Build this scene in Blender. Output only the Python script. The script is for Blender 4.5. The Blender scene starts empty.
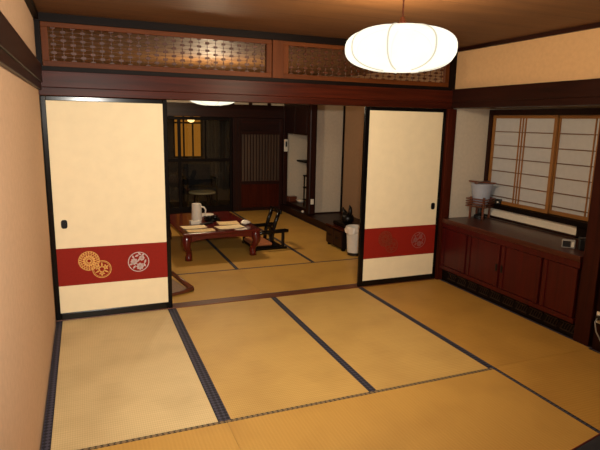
import bpy, bmesh, math, random
from mathutils import Matrix, Vector
random.seed(7)
PI = math.pi
scene = bpy.context.scene
COL = scene.collection

# ------------------------------------------------------------------ materials
def lin(c):
    c = c / 255.0
    return c / 12.92 if c <= 0.04045 else ((c + 0.055) / 1.055) ** 2.4
def rgb(r, g, b): return (lin(r), lin(g), lin(b), 1.0)

def new_mat(name):
    m = bpy.data.materials.new(name); m.use_nodes = True
    nt = m.node_tree; nt.nodes.clear()
    out = nt.nodes.new('ShaderNodeOutputMaterial')
    b = nt.nodes.new('ShaderNodeBsdfPrincipled')
    nt.links.new(b.outputs[0], out.inputs[0])
    return m, nt, b, out
def N(nt, t, **kw):
    n = nt.nodes.new(t)
    for k, v in kw.items(): setattr(n, k, v)
    return n
def ramp(nt, src, stops):
    r = N(nt, 'ShaderNodeValToRGB')
    e = r.color_ramp.elements
    e[0].position, e[0].color = stops[0]
    e[1].position, e[1].color = stops[-1]
    for p, c in stops[1:-1]:
        x = e.new(p); x.color = c
    nt.links.new(src, r.inputs[0]); return r
def coords(nt, scale):
    tc = N(nt, 'ShaderNodeTexCoord'); mp = N(nt, 'ShaderNodeMapping')
    mp.inputs['Scale'].default_value = scale
    nt.links.new(tc.outputs['Object'], mp.inputs['Vector']); return mp.outputs[0]

def plain(name, col, rough=0.6, var=0.10, scale=14, metal=0.0, coat=0.0, bump=0.0, spec=0.5):
    m, nt, b, out = new_mat(name)
    n = N(nt, 'ShaderNodeTexNoise'); n.inputs['Scale'].default_value = scale; n.inputs['Detail'].default_value = 4
    nt.links.new(coords(nt, (1, 1, 1)), n.inputs['Vector'])
    lo = tuple(c * (1 - var) for c in col[:3]) + (1,); hi = tuple(min(1, c * (1 + var)) for c in col[:3]) + (1,)
    r = ramp(nt, n.outputs['Fac'], [(0.3, lo), (0.7, hi)])
    nt.links.new(r.outputs[0], b.inputs['Base Color'])
    b.inputs['Roughness'].default_value = rough; b.inputs['Metallic'].default_value = metal
    b.inputs['Coat Weight'].default_value = coat; b.inputs['Coat Roughness'].default_value = 0.12
    b.inputs['Specular IOR Level'].default_value = spec
    if bump:
        bp = N(nt, 'ShaderNodeBump'); bp.inputs['Strength'].default_value = bump; bp.inputs['Distance'].default_value = 0.002
        n2 = N(nt, 'ShaderNodeTexNoise'); n2.inputs['Scale'].default_value = scale * 14
        nt.links.new(coords(nt, (1, 1, 1)), n2.inputs['Vector'])
        nt.links.new(n2.outputs['Fac'], bp.inputs['Height']); nt.links.new(bp.outputs[0], b.inputs['Normal'])
    return m

def wood(name, c1, c2, axis='x', rough=0.4, coat=0.0, s=1.0, planks=None, spec=0.5):
    m, nt, b, out = new_mat(name)
    sc = {'x': (1.2, 22, 22), 'y': (22, 1.2, 22), 'z': (22, 22, 1.2)}[axis]
    v = coords(nt, tuple(q * s for q in sc))
    n = N(nt, 'ShaderNodeTexNoise'); n.inputs['Scale'].default_value = 1.0; n.inputs['Detail'].default_value = 7
    n.inputs['Roughness'].default_value = 0.62; n.inputs['Distortion'].default_value = 0.6
    nt.links.new(v, n.inputs['Vector'])
    r = ramp(nt, n.outputs['Fac'], [(0.28, c1), (0.72, c2)])
    col = r.outputs[0]
    if planks:
        ax, w = planks
        tc = N(nt, 'ShaderNodeTexCoord'); sx = N(nt, 'ShaderNodeSeparateXYZ')
        nt.links.new(tc.outputs['Object'], sx.inputs[0])
        d = N(nt, 'ShaderNodeMath', operation='DIVIDE'); d.inputs[1].default_value = w
        nt.links.new(sx.outputs['XYZ'.index(ax.upper())], d.inputs[0])
        f = N(nt, 'ShaderNodeMath', operation='FRACT'); nt.links.new(d.outputs[0], f.inputs[0])
        g = N(nt, 'ShaderNodeMath', operation='LESS_THAN'); g.inputs[1].default_value = 0.015
        nt.links.new(f.outputs[0], g.inputs[0])
        mx = N(nt, 'ShaderNodeMixRGB'); mx.inputs[2].default_value = tuple(c * 0.45 for c in c1[:3]) + (1,)
        nt.links.new(g.outputs[0], mx.inputs[0]); nt.links.new(col, mx.inputs[1]); col = mx.outputs[0]
    nt.links.new(col, b.inputs['Base Color'])
    b.inputs['Roughness'].default_value = rough
    b.inputs['Specular IOR Level'].default_value = spec
    b.inputs['Coat Weight'].default_value = coat; b.inputs['Coat Roughness'].default_value = 0.15
    bp = N(nt, 'ShaderNodeBump'); bp.inputs['Strength'].default_value = 0.12; bp.inputs['Distance'].default_value = 0.002
    nt.links.new(n.outputs['Fac'], bp.inputs['Height']); nt.links.new(bp.outputs[0], b.inputs['Normal'])
    return m

def tatami_mat(name, c1, c2, along='y', stain=0.0):
    """rush weave: fine ribs along the mat plus the cross threads"""
    m, nt, b, out = new_mat(name)
    v = coords(nt, (1, 1, 1))
    w1 = N(nt, 'ShaderNodeTexWave'); w1.bands_direction = 'X' if along == 'y' else 'Y'
    w1.inputs['Scale'].default_value = 26; w1.inputs['Distortion'].default_value = 0.4; w1.inputs['Detail'].default_value = 1
    w2 = N(nt, 'ShaderNodeTexWave'); w2.bands_direction = 'Y' if along == 'y' else 'X'
    w2.inputs['Scale'].default_value = 15; w2.inputs['Distortion'].default_value = 0.8; w2.inputs['Detail'].default_value = 1
    nt.links.new(v, w1.inputs['Vector']); nt.links.new(v, w2.inputs['Vector'])
    st = coords(nt, (160, 4, 1) if along == 'x' else (4, 160, 1))
    n = N(nt, 'ShaderNodeTexNoise'); n.inputs['Scale'].default_value = 1; n.inputs['Detail'].default_value = 3
    nt.links.new(st, n.inputs['Vector'])
    a = N(nt, 'ShaderNodeMath', operation='MULTIPLY_ADD'); a.inputs[1].default_value = 0.22
    nt.links.new(w1.outputs['Fac'], a.inputs[0])
    a2 = N(nt, 'ShaderNodeMath', operation='MULTIPLY'); a2.inputs[1].default_value = 0.22
    nt.links.new(w2.outputs['Fac'], a2.inputs[0]); nt.links.new(a2.outputs[0], a.inputs[2])
    a3 = N(nt, 'ShaderNodeMath', operation='MULTIPLY_ADD'); a3.inputs[1].default_value = 0.5
    nt.links.new(n.outputs['Fac'], a3.inputs[0]); nt.links.new(a.outputs[0], a3.inputs[2])
    r = ramp(nt, a3.outputs[0], [(0.2, c1), (0.95, c2)])
    big = N(nt, 'ShaderNodeTexNoise'); big.inputs['Scale'].default_value = 2.6; big.inputs['Detail'].default_value = 2
    nt.links.new(v, big.inputs['Vector'])
    r2 = ramp(nt, big.outputs['Fac'], [(0.30, (1 - 0.10 - stain, 1 - 0.12 - stain, 1 - 0.14 - stain, 1)), (0.55, (1, 1, 1, 1))])
    mx = N(nt, 'ShaderNodeMixRGB', blend_type='MULTIPLY'); mx.inputs[0].default_value = 1
    nt.links.new(r.outputs[0], mx.inputs[1]); nt.links.new(r2.outputs[0], mx.inputs[2])
    nt.links.new(mx.outputs[0], b.inputs['Base Color'])
    b.inputs['Roughness'].default_value = 0.52; b.inputs['Specular IOR Level'].default_value = 0.35
    bp = N(nt, 'ShaderNodeBump'); bp.inputs['Strength'].default_value = 0.25; bp.inputs['Distance'].default_value = 0.002
    nt.links.new(a3.outputs[0], bp.inputs['Height']); nt.links.new(bp.outputs[0], b.inputs['Normal'])
    return m

def border_mat(name, c1, c2):
    m, nt, b, out = new_mat(name)
    ch = N(nt, 'ShaderNodeTexChecker'); ch.inputs['Scale'].default_value = 46
    ch.inputs['Color1'].default_value = c1; ch.inputs['Color2'].default_value = c2
    mp = coords(nt, (1, 1, 1))
    rt = N(nt, 'ShaderNodeMapping'); rt.inputs['Rotation'].default_value = (0, 0, PI / 4)
    nt.links.new(mp, rt.inputs['Vector'])
    nt.links.new(rt.outputs[0], ch.inputs['Vector'])
    nt.links.new(ch.outputs['Color'], b.inputs['Base Color']); b.inputs['Roughness'].default_value = 0.7
    return m

def emit(name, col, strength):
    m, nt, b, out = new_mat(name)
    nt.nodes.remove(b)
    n = N(nt, 'ShaderNodeTexNoise'); n.inputs['Scale'].default_value = 6
    nt.links.new(coords(nt, (1, 1, 1)), n.inputs['Vector'])
    r = ramp(nt, n.outputs['Fac'], [(0.3, tuple(c * 0.94 for c in col[:3]) + (1,)), (0.7, col)])
    e = N(nt, 'ShaderNodeEmission'); e.inputs['Strength'].default_value = strength
    nt.links.new(r.outputs[0], e.inputs[0]); nt.links.new(e.outputs[0], out.inputs[0])
    return m

def lamp_paper(name, col, strength):
    # thin lit paper: glows, and lets the bulb inside shine through
    m, nt, b, out = new_mat(name)
    nt.nodes.remove(b)
    n = N(nt, 'ShaderNodeTexNoise'); n.inputs['Scale'].default_value = 9
    nt.links.new(coords(nt, (1, 1, 1)), n.inputs['Vector'])
    r = ramp(nt, n.outputs['Fac'], [(0.3, tuple(c * 0.95 for c in col[:3]) + (1,)), (0.7, col)])
    e = N(nt, 'ShaderNodeEmission'); e.inputs['Strength'].default_value = strength
    nt.links.new(r.outputs[0], e.inputs[0])
    t = N(nt, 'ShaderNodeBsdfTransparent'); t.inputs[0].default_value = (0.35, 0.35, 0.35, 1)
    a = N(nt, 'ShaderNodeAddShader')
    nt.links.new(e.outputs[0], a.inputs[0]); nt.links.new(t.outputs[0], a.inputs[1])
    nt.links.new(a.outputs[0], out.inputs[0])
    return m

def glass(name, tint=(0.9, 0.92, 0.9, 1), ior=1.45):
    m, nt, b, out = new_mat(name)
    nt.nodes.remove(b)
    t = N(nt, 'ShaderNodeBsdfTransparent'); t.inputs[0].default_value = tint
    g = N(nt, 'ShaderNodeBsdfGlossy'); g.inputs['Roughness'].default_value = 0.03
    f = N(nt, 'ShaderNodeFresnel'); f.inputs[0].default_value = ior
    mx = N(nt, 'ShaderNodeMixShader')
    nt.links.new(f.outputs[0], mx.inputs[0]); nt.links.new(t.outputs[0], mx.inputs[1]); nt.links.new(g.outputs[0], mx.inputs[2])
    nt.links.new(mx.outputs[0], out.inputs[0])
    return m

M = {}
M['plaster']   = plain('sand_plaster', rgb(198, 163, 130), 0.9, 0.05, 30, bump=0.25)
M['plaster_up'] = plain('tan_plaster', rgb(205, 165, 118), 0.9, 0.04, 30, bump=0.25)
M['plaster_grey'] = plain('grey_plaster', rgb(190, 176, 156), 0.9, 0.05, 30, bump=0.25)
M['plaster_brown'] = plain('brown_plaster', rgb(160, 126, 94), 0.9, 0.05, 30, bump=0.25)
M['white_plaster'] = plain('white_plaster', rgb(225, 214, 195), 0.85, 0.04, 30)
M['ceiling']   = wood('ceiling_boards', rgb(88, 54, 22), rgb(112, 72, 33), 'x', 0.6, planks=('y', 0.42))
M['ceiling_b'] = wood('pale_ceiling_boards', rgb(106, 72, 35), rgb(128, 90, 48), 'x', 0.7, planks=('y', 0.42))
for ax in 'xyz':
    M['dark_' + ax] = wood('dark_stained_wood_' + ax, rgb(28, 12, 8), rgb(48, 21, 13), ax, 0.4, 0.0, spec=0.18)
    M['red_' + ax] = wood('red_brown_wood_' + ax, rgb(44, 14, 6), rgb(76, 27, 12), ax, 0.36, 0.0, spec=0.10)
    M['black_' + ax] = wood('blackened_wood_' + ax, rgb(12, 7, 5), rgb(24, 14, 10), ax, 0.5, 0.0, spec=0.08)
    M['honey_' + ax] = wood('honey_wood_' + ax, rgb(128, 82, 36), rgb(158, 108, 54), ax, 0.45)
    M['ranma_' + ax] = wood('transom_frame_wood_' + ax, rgb(74, 36, 13), rgb(104, 53, 21), ax, 0.5, spec=0.12)
M['cab']       = wood('red_cabinet_wood', rgb(52, 8, 7), rgb(76, 13, 10), 'z', 0.4, 0.0, spec=0.3)
M['cab_top']   = wood('cabinet_top_wood', rgb(56, 26, 17), rgb(80, 40, 28), 'y', 0.3, 0.0, spec=0.3)
M['lattice']   = wood('transom_lattice_wood', rgb(56, 25, 12), rgb(88, 44, 21), 'x', 0.42, spec=0.3)
M['lath']      = wood('thin_lath_wood', rgb(92, 62, 40), rgb(122, 88, 62), 'y', 0.5)
M['post']      = wood('dark_red_post_wood', rgb(36, 12, 7), rgb(58, 20, 12), 'z', 0.4, spec=0.15)
M['slat']      = wood('slatted_door_wood', rgb(52, 36, 24), rgb(80, 58, 38), 'z', 0.5)
M['sill']      = wood('sill_wood', rgb(74, 36, 18), rgb(112, 60, 31), 'x', 0.4)
M['lacquer']   = plain('black_lacquer', rgb(10, 8, 8), 0.16, 0.1, 8, spec=0.3)
M['paper']     = plain('cream_panel_paper', rgb(236, 218, 180), 0.75, 0.03, 10)
M['band']      = plain('crimson_band_paper', rgb(136, 30, 18), 0.65, 0.06, 60, spec=0.15)
M['gold']      = plain('gold_leaf', rgb(214, 160, 84), 0.45, 0.15, 60, metal=0.35)
M['gold_d']    = plain('dull_gold_leaf', rgb(168, 108, 52), 0.5, 0.15, 60, metal=0.3)
M['silver']    = plain('silver_leaf', rgb(196, 176, 172), 0.42, 0.12, 60, metal=0.35)
M['gold_off_flash']    = plain('off_flash_gold_leaf', rgb(132, 56, 36), 0.4, 0.2, 60, metal=0.3)  # gold crest colour dimmed to stand in for the missing flash
M['silver_off_flash']  = plain('off_flash_silver_leaf', rgb(150, 92, 86), 0.4, 0.2, 60, metal=0.3)  # silver crest colour, darkened as if out of the flash
M['iron']      = plain('black_iron', rgb(18, 16, 16), 0.35, 0.1, 40, metal=0.5)
M['brass']     = plain('aged_brass', rgb(150, 110, 60), 0.35, 0.1, 40, metal=0.9)
M['tat_a']     = tatami_mat('rush_weave_sheen_light', rgb(200, 174, 124), rgb(234, 210, 158), 'y', 0.05)  # flash and viewing-angle sheen painted in as a paler base colour
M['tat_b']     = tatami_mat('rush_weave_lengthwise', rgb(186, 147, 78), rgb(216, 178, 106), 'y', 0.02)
M['tat_d']     = tatami_mat('rush_weave_sheen_dark', rgb(172, 124, 50), rgb(200, 154, 74), 'y', 0.02)  # same rush, coloured darker and more orange where less sheen falls
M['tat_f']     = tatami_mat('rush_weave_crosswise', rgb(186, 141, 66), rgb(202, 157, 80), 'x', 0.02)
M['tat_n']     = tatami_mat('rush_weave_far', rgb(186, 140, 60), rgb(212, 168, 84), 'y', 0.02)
M['heri']      = border_mat('navy_border_cloth', rgb(14, 15, 30), rgb(64, 62, 80))
M['heri_p']    = border_mat('patterned_border_cloth', rgb(34, 28, 28), rgb(126, 104, 72))
M['shoji']     = plain('screen_paper', rgb(184, 184, 184), 0.9, 0.03, 20)
M['shade']     = lamp_paper('lit_lamp_paper', (1.0, 0.92, 0.72, 1), 1.05)
M['shade2']    = lamp_paper('lit_lamp_paper_far', (1.0, 0.90, 0.68, 1), 1.05)
M['rib']       = emit('lit_lamp_rib', (0.95, 0.85, 0.62, 1), 0.85)
M['redlac']    = plain('red_lacquer', rgb(84, 16, 14), 0.22, 0.12, 10, coat=0.5)
M['ceramic']   = plain('white_ceramic', rgb(226, 214, 196), 0.3, 0.03, 10)
M['pape']      = plain('cream_paper_sheet', rgb(236, 214, 168), 0.8, 0.06, 40)
M['pape2']     = plain('pale_printed_paper', rgb(226, 196, 140), 0.75, 0.25, 60)
M['cushion']   = plain('rust_cushion_cloth', rgb(158, 92, 50), 0.85, 0.1, 60)
M['greycloth'] = plain('taupe_cushion_cloth', rgb(142, 116, 92), 0.9, 0.12, 50)
M['navy']      = plain('navy_cloth', rgb(24, 24, 34), 0.85, 0.1, 60)
M['redcord']   = plain('dark_red_piping', rgb(92, 20, 16), 0.7, 0.1, 60)
M['brownwood'] = wood('chair_bentwood', rgb(74, 34, 20), rgb(110, 56, 34), 'x', 0.3, 0.3)
M['white_pl']  = plain('white_plastic', rgb(222, 214, 198), 0.45, 0.04, 20)
M['black_pl']  = plain('black_plastic', rgb(18, 18, 20), 0.4, 0.1, 20)
M['grey_pl']   = plain('silver_plastic', rgb(150, 146, 140), 0.4, 0.06, 20)
M['bluepaper'] = plain('frosted_lamp_shade', rgb(158, 163, 176), 0.6, 0.03, 20)
M['glass']     = glass('clear_glass')
M['amber']     = emit('lit_amber_pane', (0.85, 0.30, 0.03, 1), 0.34)
M['globe']     = emit('amber_globe', (1.0, 0.62, 0.22, 1), 3.2)
M['ver_wall']  = plain('veranda_wall', rgb(66, 50, 38), 0.8, 0.1, 20)
M['pale_top']  = plain('pale_table_top', rgb(190, 172, 140), 0.4, 0.05, 20)
M['copper']    = plain('dark_grille_metal', rgb(52, 40, 33), 0.4, 0.3, 60, metal=0.4)

# ------------------------------------------------------------------ mesh tools
class MB:
    def __init__(s): s.bm = bmesh.new()
    def box(s, x0, x1, y0, y1, z0, z1, rot=None, piv=None):
        vs = [s.bm.verts.new((x, y, z)) for x in (x0, x1) for y in (y0, y1) for z in (z0, z1)]
        for f in ((0, 1, 3, 2), (4, 6, 7, 5), (0, 4, 5, 1), (2, 3, 7, 6), (0, 2, 6, 4), (1, 5, 7, 3)):
            s.bm.faces.new([vs[i] for i in f])
        if rot is not None:
            c = Vector(piv) if piv else Vector(((x0+x1)/2, (y0+y1)/2, (z0+z1)/2))
            bmesh.ops.rotate(s.bm, cent=c, matrix=rot, verts=vs)
        return s
    def bar(s, a, b, w, h, up=(0, 0, 1)):
        a, b = Vector(a), Vector(b); d = (b - a).normalized(); u = Vector(up)
        sd = d.cross(u).normalized(); u = sd.cross(d).normalized()
        vs = []
        for p in (a, b):
            for i, j in ((-1, -1), (1, -1), (1, 1), (-1, 1)):
                vs.append(s.bm.verts.new(p + sd * (i * w / 2) + u * (j * h / 2)))
        for f in ((3, 2, 1, 0), (4, 5, 6, 7), (0, 1, 5, 4), (1, 2, 6, 5), (2, 3, 7, 6), (3, 0, 4, 7)):
            s.bm.faces.new([vs[i] for i in f])
        return s
    def tube(s, pts, r, n=8, cap=True):
        pts = [Vector(p) for p in pts]; rings = []
        rs = r if isinstance(r, (list, tuple)) else [r] * len(pts)
        u = None
        for i, p in enumerate(pts):
            d = (pts[min(i + 1, len(pts) - 1)] - pts[max(i - 1, 0)]).normalized()
            if u is None:
                u = d.orthogonal().normalized()
            else:
                u = (u - d * u.dot(d)).normalized()
            v = d.cross(u)
            rings.append([s.bm.verts.new(p + (u * math.cos(2*PI*k/n) + v * math.sin(2*PI*k/n)) * rs[i]) for k in range(n)])
        for a, b in zip(rings, rings[1:]):
            for k in range(n):
                s.bm.faces.new((a[k], a[(k+1) % n], b[(k+1) % n], b[k]))
        if cap:
            s.bm.faces.new(rings[0][::-1]); s.bm.faces.new(rings[-1])
        return s
    def lathe(s, prof, n=24, c=(0, 0, 0), fn=None):
        rings = []
        for (r, z) in prof:
            ring = []
            for k in range(n):
                a = 2*PI*k/n; rr = r * (fn(a) if fn else 1)
                ring.append(s.bm.verts.new((c[0] + rr*math.cos(a), c[1] + rr*math.sin(a), c[2] + z)))
            rings.append(ring)
        for a, b in zip(rings, rings[1:]):
            for k in range(n):
                s.bm.faces.new((a[k], a[(k+1) % n], b[(k+1) % n], b[k]))
        s.bm.faces.new(rings[0][::-1]); s.bm.faces.new(rings[-1])
        return s
    def poly(s, pts, thick):
        """flat polygon given as 3-D points, extruded along vector thick"""
        t = Vector(thick); pts = [Vector(p) for p in pts]
        a = [s.bm.verts.new(p) for p in pts]; b = [s.bm.verts.new(p + t) for p in pts]
        n = len(pts)
        s.bm.faces.new(a); s.bm.faces.new(b[::-1])
        for k in range(n): s.bm.faces.new((a[k], b[k], b[(k+1) % n], a[(k+1) % n]))
        return s
    def ring(s, cx, cz, r0, r1, y, t=0.0008, n=40):
        r = []
        for k in range(n):
            a = 2*PI*k/n
            r.append([s.bm.verts.new((cx + q*math.cos(a), yy, cz + q*math.sin(a))) for q, yy in ((r0, y-t), (r1, y-t), (r1, y), (r0, y))])
        for k in range(n):
            a, b = r[k], r[(k+1) % n]
            for j in range(4):
                s.bm.faces.new((a[j], b[j], b[(j+1) % 4], a[(j+1) % 4]))
        return s
    def petal(s, cx, cz, ang, r0, r1, w, y, t=0.0008):
        pts = []
        for k in range(10):
            q = k/9.0; rr = r0 + (r1-r0)*q; ww = w*math.sin(PI*(0.06+0.9*q))
            pts.append((rr, ww))
        pts = pts + [(a, -b) for a, b in pts[::-1]]
        ca, sa = math.cos(ang), math.sin(ang)
        return s.poly([(cx + a*ca - b*sa, y, cz + a*sa + b*ca) for a, b in pts], (0, -t, 0))
    def grid(s, fn, nu, nv, closed=False):
        g = [[s.bm.verts.new(fn(i/(nu-1), j/(nv-1))) for j in range(nv)] for i in range(nu)]
        for i in range(nu-1):
            for j in range(nv-1):
                s.bm.faces.new((g[i][j], g[i+1][j], g[i+1][j+1], g[i][j+1]))
        return s
    def build(s, name, mat, parent=None, bevel=0.0, smooth=False, solid=0.0, sub=0, loc=None, rotz=0.0):
        bmesh.ops.recalc_face_normals(s.bm, faces=s.bm.faces)
        me = bpy.data.meshes.new(name); s.bm.to_mesh(me); s.bm.free()
        o = bpy.data.objects.new(name, me); COL.objects.link(o)
        me.materials.append(mat)
        if parent is not None: o.parent = parent
        if loc is not None: o.location = loc
        o.rotation_euler.z = rotz
        if smooth:
            for p in me.polygons: p.use_smooth = True
        if solid:
            md = o.modifiers.new('solid', 'SOLIDIFY'); md.thickness = solid; md.offset = 0
        if bevel:
            md = o.modifiers.new('bevel', 'BEVEL'); md.width = bevel; md.segments = 2; md.limit_method = 'ANGLE'; md.angle_limit = 0.7
        if sub:
            md = o.modifiers.new('sub', 'SUBSURF'); md.levels = sub; md.render_levels = sub
        return o

def tag(o, label, cat, group=None, kind=None):
    o['label'] = label; o['category'] = cat
    if group: o['group'] = group
    if kind: o['kind'] = kind
    return o
def thing(name, label, cat, loc=(0, 0, 0), rotz=0.0, group=None, kind=None):
    o = bpy.data.objects.new(name, None); COL.objects.link(o)
    o.location = loc; o.rotation_euler.z = rotz; o.empty_display_size = 0.1
    return tag(o, label, cat, group, kind)
def struct(name, label, cat, mb, mat, **kw):
    return tag(mb.build(name, mat, **kw), label, cat, kind='structure')
def dup(root, loc, label, rotz=None):
    def cp(o, par):
        c = o.copy(); COL.objects.link(c); c.parent = par
        for ch in [x for x in list(bpy.data.objects) if x.parent == o]: cp(ch, c)
        return c
    c = cp(root, None); c.location = loc; c['label'] = label
    if rotz is not None: c.rotation_euler.z = rotz
    return c

# ------------------------------------------------------------------ measures
W, ML = 0.95, 1.916            # tatami width, length
RX = 3.80                      # right side of both rooms
YB = -5.3                      # wall behind the viewer
YF = 4.85                      # far wall of the next room
ZC = 2.42                      # ceilings

# ------------------------------------------------------------------ setting
struct('floor', 'bare wooden subfloor that carries the straw mats of both rooms', 'floor',
       MB().box(-0.1, 5.0, YB, YF, -0.12, -0.062), M['dark_x'])
struct('ceiling', 'brown boarded ceiling of the front room', 'ceiling', MB().box(-0.1, 3.95, YB, 0.0, ZC, ZC + 0.05), M['ceiling'])
struct('ceiling_back', 'brown boarded ceiling of the back room', 'ceiling', MB().box(-0.1, 5.0, 0.1, 7.2, ZC, ZC + 0.05), M['ceiling_b'])
struct('wall_left', 'sand plaster wall along the left of the front room', 'wall', MB().box(-0.1, -0.005, YB, -0.02, -0.06, ZC), M['plaster'])
struct('wall_rear', 'sand plaster wall behind the viewer', 'wall', MB().box(-0.1, 3.95, YB - 0.1, YB, -0.06, ZC), M['plaster'])
struct('wall_right', 'tan plaster wall strip above the beam over the window alcove', 'wall', MB().box(3.84, 3.95, YB, -0.03, 2.02, ZC), M['plaster_up'])
struct('wall_right_lower', 'dark wooden wall at the right edge beyond the alcove post', 'wall', MB().box(3.86, 3.95, YB, -1.892, -0.06, 1.84), M['dark_z'])

# ceiling edge trims
struct('trim_1', 'dark wooden ceiling edge above the openwork transoms', 'trim', MB().box(-0.005, 3.84, -0.035, 0.0, 2.36, ZC), M['black_x'])
struct('trim_2', 'dark wooden ceiling edge along the left wall', 'trim', MB().box(-0.005, 0.03, YB, -0.035, 2.37, ZC), M['black_y'])
struct('trim_3', 'dark wooden ceiling edge along the right wall', 'trim', MB().box(3.815, 3.84, YB, -0.035, 2.385, ZC), M['dark_y'])
# rails on left wall, right wall, centre
struct('trim_4', 'dark wooden rail high along the left wall', 'trim', MB().box(-0.005, 0.028, YB, -0.05, 1.915, 2.05).box(-0.005, 0.018, YB, -0.05, 1.86, 1.915), M['dark_y'], bevel=0.003)
struct('trim_5', 'dark brown beam above the window alcove', 'trim', MB().box(3.80, 3.95, YB, -0.03, 1.89, 2.02).box(3.81, 3.95, YB, -0.03, 1.832, 1.89), M['dark_y'], bevel=0.003)
struct('trim_6', 'upper red-brown beam above the sliding panels', 'trim', MB().box(-0.005, 3.84, -0.05, 0.06, 1.885, 2.005), M['red_x'], bevel=0.003)
struct('trim_7', 'grooved lower lintel holding the sliding panel tops', 'trim', MB().box(-0.005, 3.84, -0.035, 0.10, 1.825, 1.885), M['red_x'], bevel=0.003)
struct('trim_8', 'thin dark strip under the openwork transoms', 'trim', MB().box(-0.005, 3.84, -0.03, 0.06, 2.005, 2.04), M['black_x'])
struct('trim_9', 'red-brown post between the two openwork transoms', 'trim', MB().box(1.862, 1.964, -0.035, 0.06, 2.04, 2.36), M['ranma_z'], bevel=0.003)
struct('trim_10', 'worn wooden floor sill between the two rooms', 'trim', MB().box(-0.005, 3.84, -0.005, 0.10, -0.06, 0.006), M['sill'], bevel=0.002)
struct('trim_11', 'dark corner post left of the left transom', 'trim', MB().box(-0.1, 0.032, -0.02, 0.06, 2.04, 2.36), M['black_z'])
struct('trim_12', 'dark post behind the left edge of the left sliding panel', 'trim', MB().box(-0.1, -0.006, -0.02, 0.10, -0.06, 1.825), M['black_z'])
struct('trim_13', 'polished red-brown corner post right of the right sliding panel', 'trim', MB().box(3.784, 3.888, -0.03, 0.10, -0.06, 1.825), M['red_z'], bevel=0.006)
struct('trim_14', 'short dark post right of the right transom', 'trim', MB().box(3.768, 3.84, -0.03, 0.06, 2.04, 2.36), M['black_z'])
struct('trim_15', 'red-brown post at the right end of the window alcove', 'trim', MB().box(3.82, 3.95, -1.89, -1.752, -0.06, 1.832), M['post'], bevel=0.005)

# window alcove
struct('wall_alcove_left', 'grey plaster side wall of the window alcove behind the lantern lamp', 'wall', MB().box(3.89, 4.42, 0.0, 0.08, -0.06, 1.9), M['plaster_grey'])
struct('wall_alcove_right', 'grey plaster right side wall of the window alcove', 'wall', MB().box(3.951, 4.42, -1.86, -1.79, -0.06, 1.9), M['plaster_grey'])
struct('wall_alcove_back', 'grey plaster strip above and below the paper screens', 'wall', MB().box(4.42, 4.50, -1.86, 0.08, -0.06, 1.9), M['plaster_grey'])
struct('ceiling_alcove', 'plaster soffit of the window alcove', 'ceiling', MB().box(3.951, 4.42, -1.79, 0.0, 1.87, 1.9), M['plaster_grey'])
wf = struct('window_1', 'dark wooden window frame around the paper screens', 'window',
       MB().box(4.335, 4.42, -0.052, -0.002, 0.70, 1.83)
           .box(4.335, 4.42, -1.788, -0.052, 1.775, 1.83)
           .box(4.335, 4.42, -1.788, -1.74, 0.70, 1.775), M['dark_z'], bevel=0.002)
MB().box(4.300, 4.42, -1.788, -0.052, 0.80, 0.848).build('window_sill', M['black_y'], wf, bevel=0.003)
MB().box(4.322, 4.42, -1.42, -1.25, 0.705, 0.80).build('sill_block', M['black_z'], wf, bevel=0.002)
MB().box(4.34, 4.42, -1.25, -0.052, 0.712, 0.80).build('plaster_strip', M['white_plaster'], wf)
MB().box(4.325, 4.42, -1.25, -0.052, 0.690, 0.712).build('base_rail', M['dark_y'], wf)

def paper_screen(y0, y1, x, label):
    t = thing('paper_screen', label, 'screen', (x, (y0 + y1) / 2, 0.85), 0, 'paper window screens')
    w = (y1 - y0) / 2; h0, h1 = 0.0, 0.922
    MB().box(-0.012, 0.012, -w, -w + 0.032, h0, h1).build('stile', M['honey_z'], t, bevel=0.0015)
    MB().box(-0.012, 0.012, w - 0.032, w, h0, h1).build('stile', M['honey_z'], t, bevel=0.0015)
    MB().box(-0.012, 0.012, -w + 0.032, w - 0.032, h1 - 0.03, h1).build('rail', M['honey_y'], t, bevel=0.0015)
    MB().box(-0.012, 0.012, -w + 0.032, w - 0.032, h0, h0 + 0.035).build('rail', M['honey_y'], t, bevel=0.0015)
    MB().box(0.003, 0.005, -w + 0.03, w - 0.03, h0 + 0.03, h1 - 0.03).build('paper', M['shoji'], t)
    k = MB()
    for z in (0.755, 0.615, 0.48, 0.345, 0.205, 0.075): k.box(-0.009, 0.0025, -w + 0.032, w - 0.032, z - 0.004, z + 0.004)
    k.build('lattice_bars', M['lath'], t); k = MB()
    for yy in (-0.036, 0, 0.036): k.box(-0.010, 0.0025, yy - 0.0045, yy + 0.0045, h0 + 0.035, h1 - 0.03)
    k.build('lattice_verticals', M['honey_z'], t)
    return t
paper_screen(-0.885, -0.054, 4.362, 'paper window screen nearer the lantern lamp, left of the pair')
paper_screen(-1.735, -0.865, 4.392, 'paper window screen nearer the right post, right of the pair')

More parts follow.
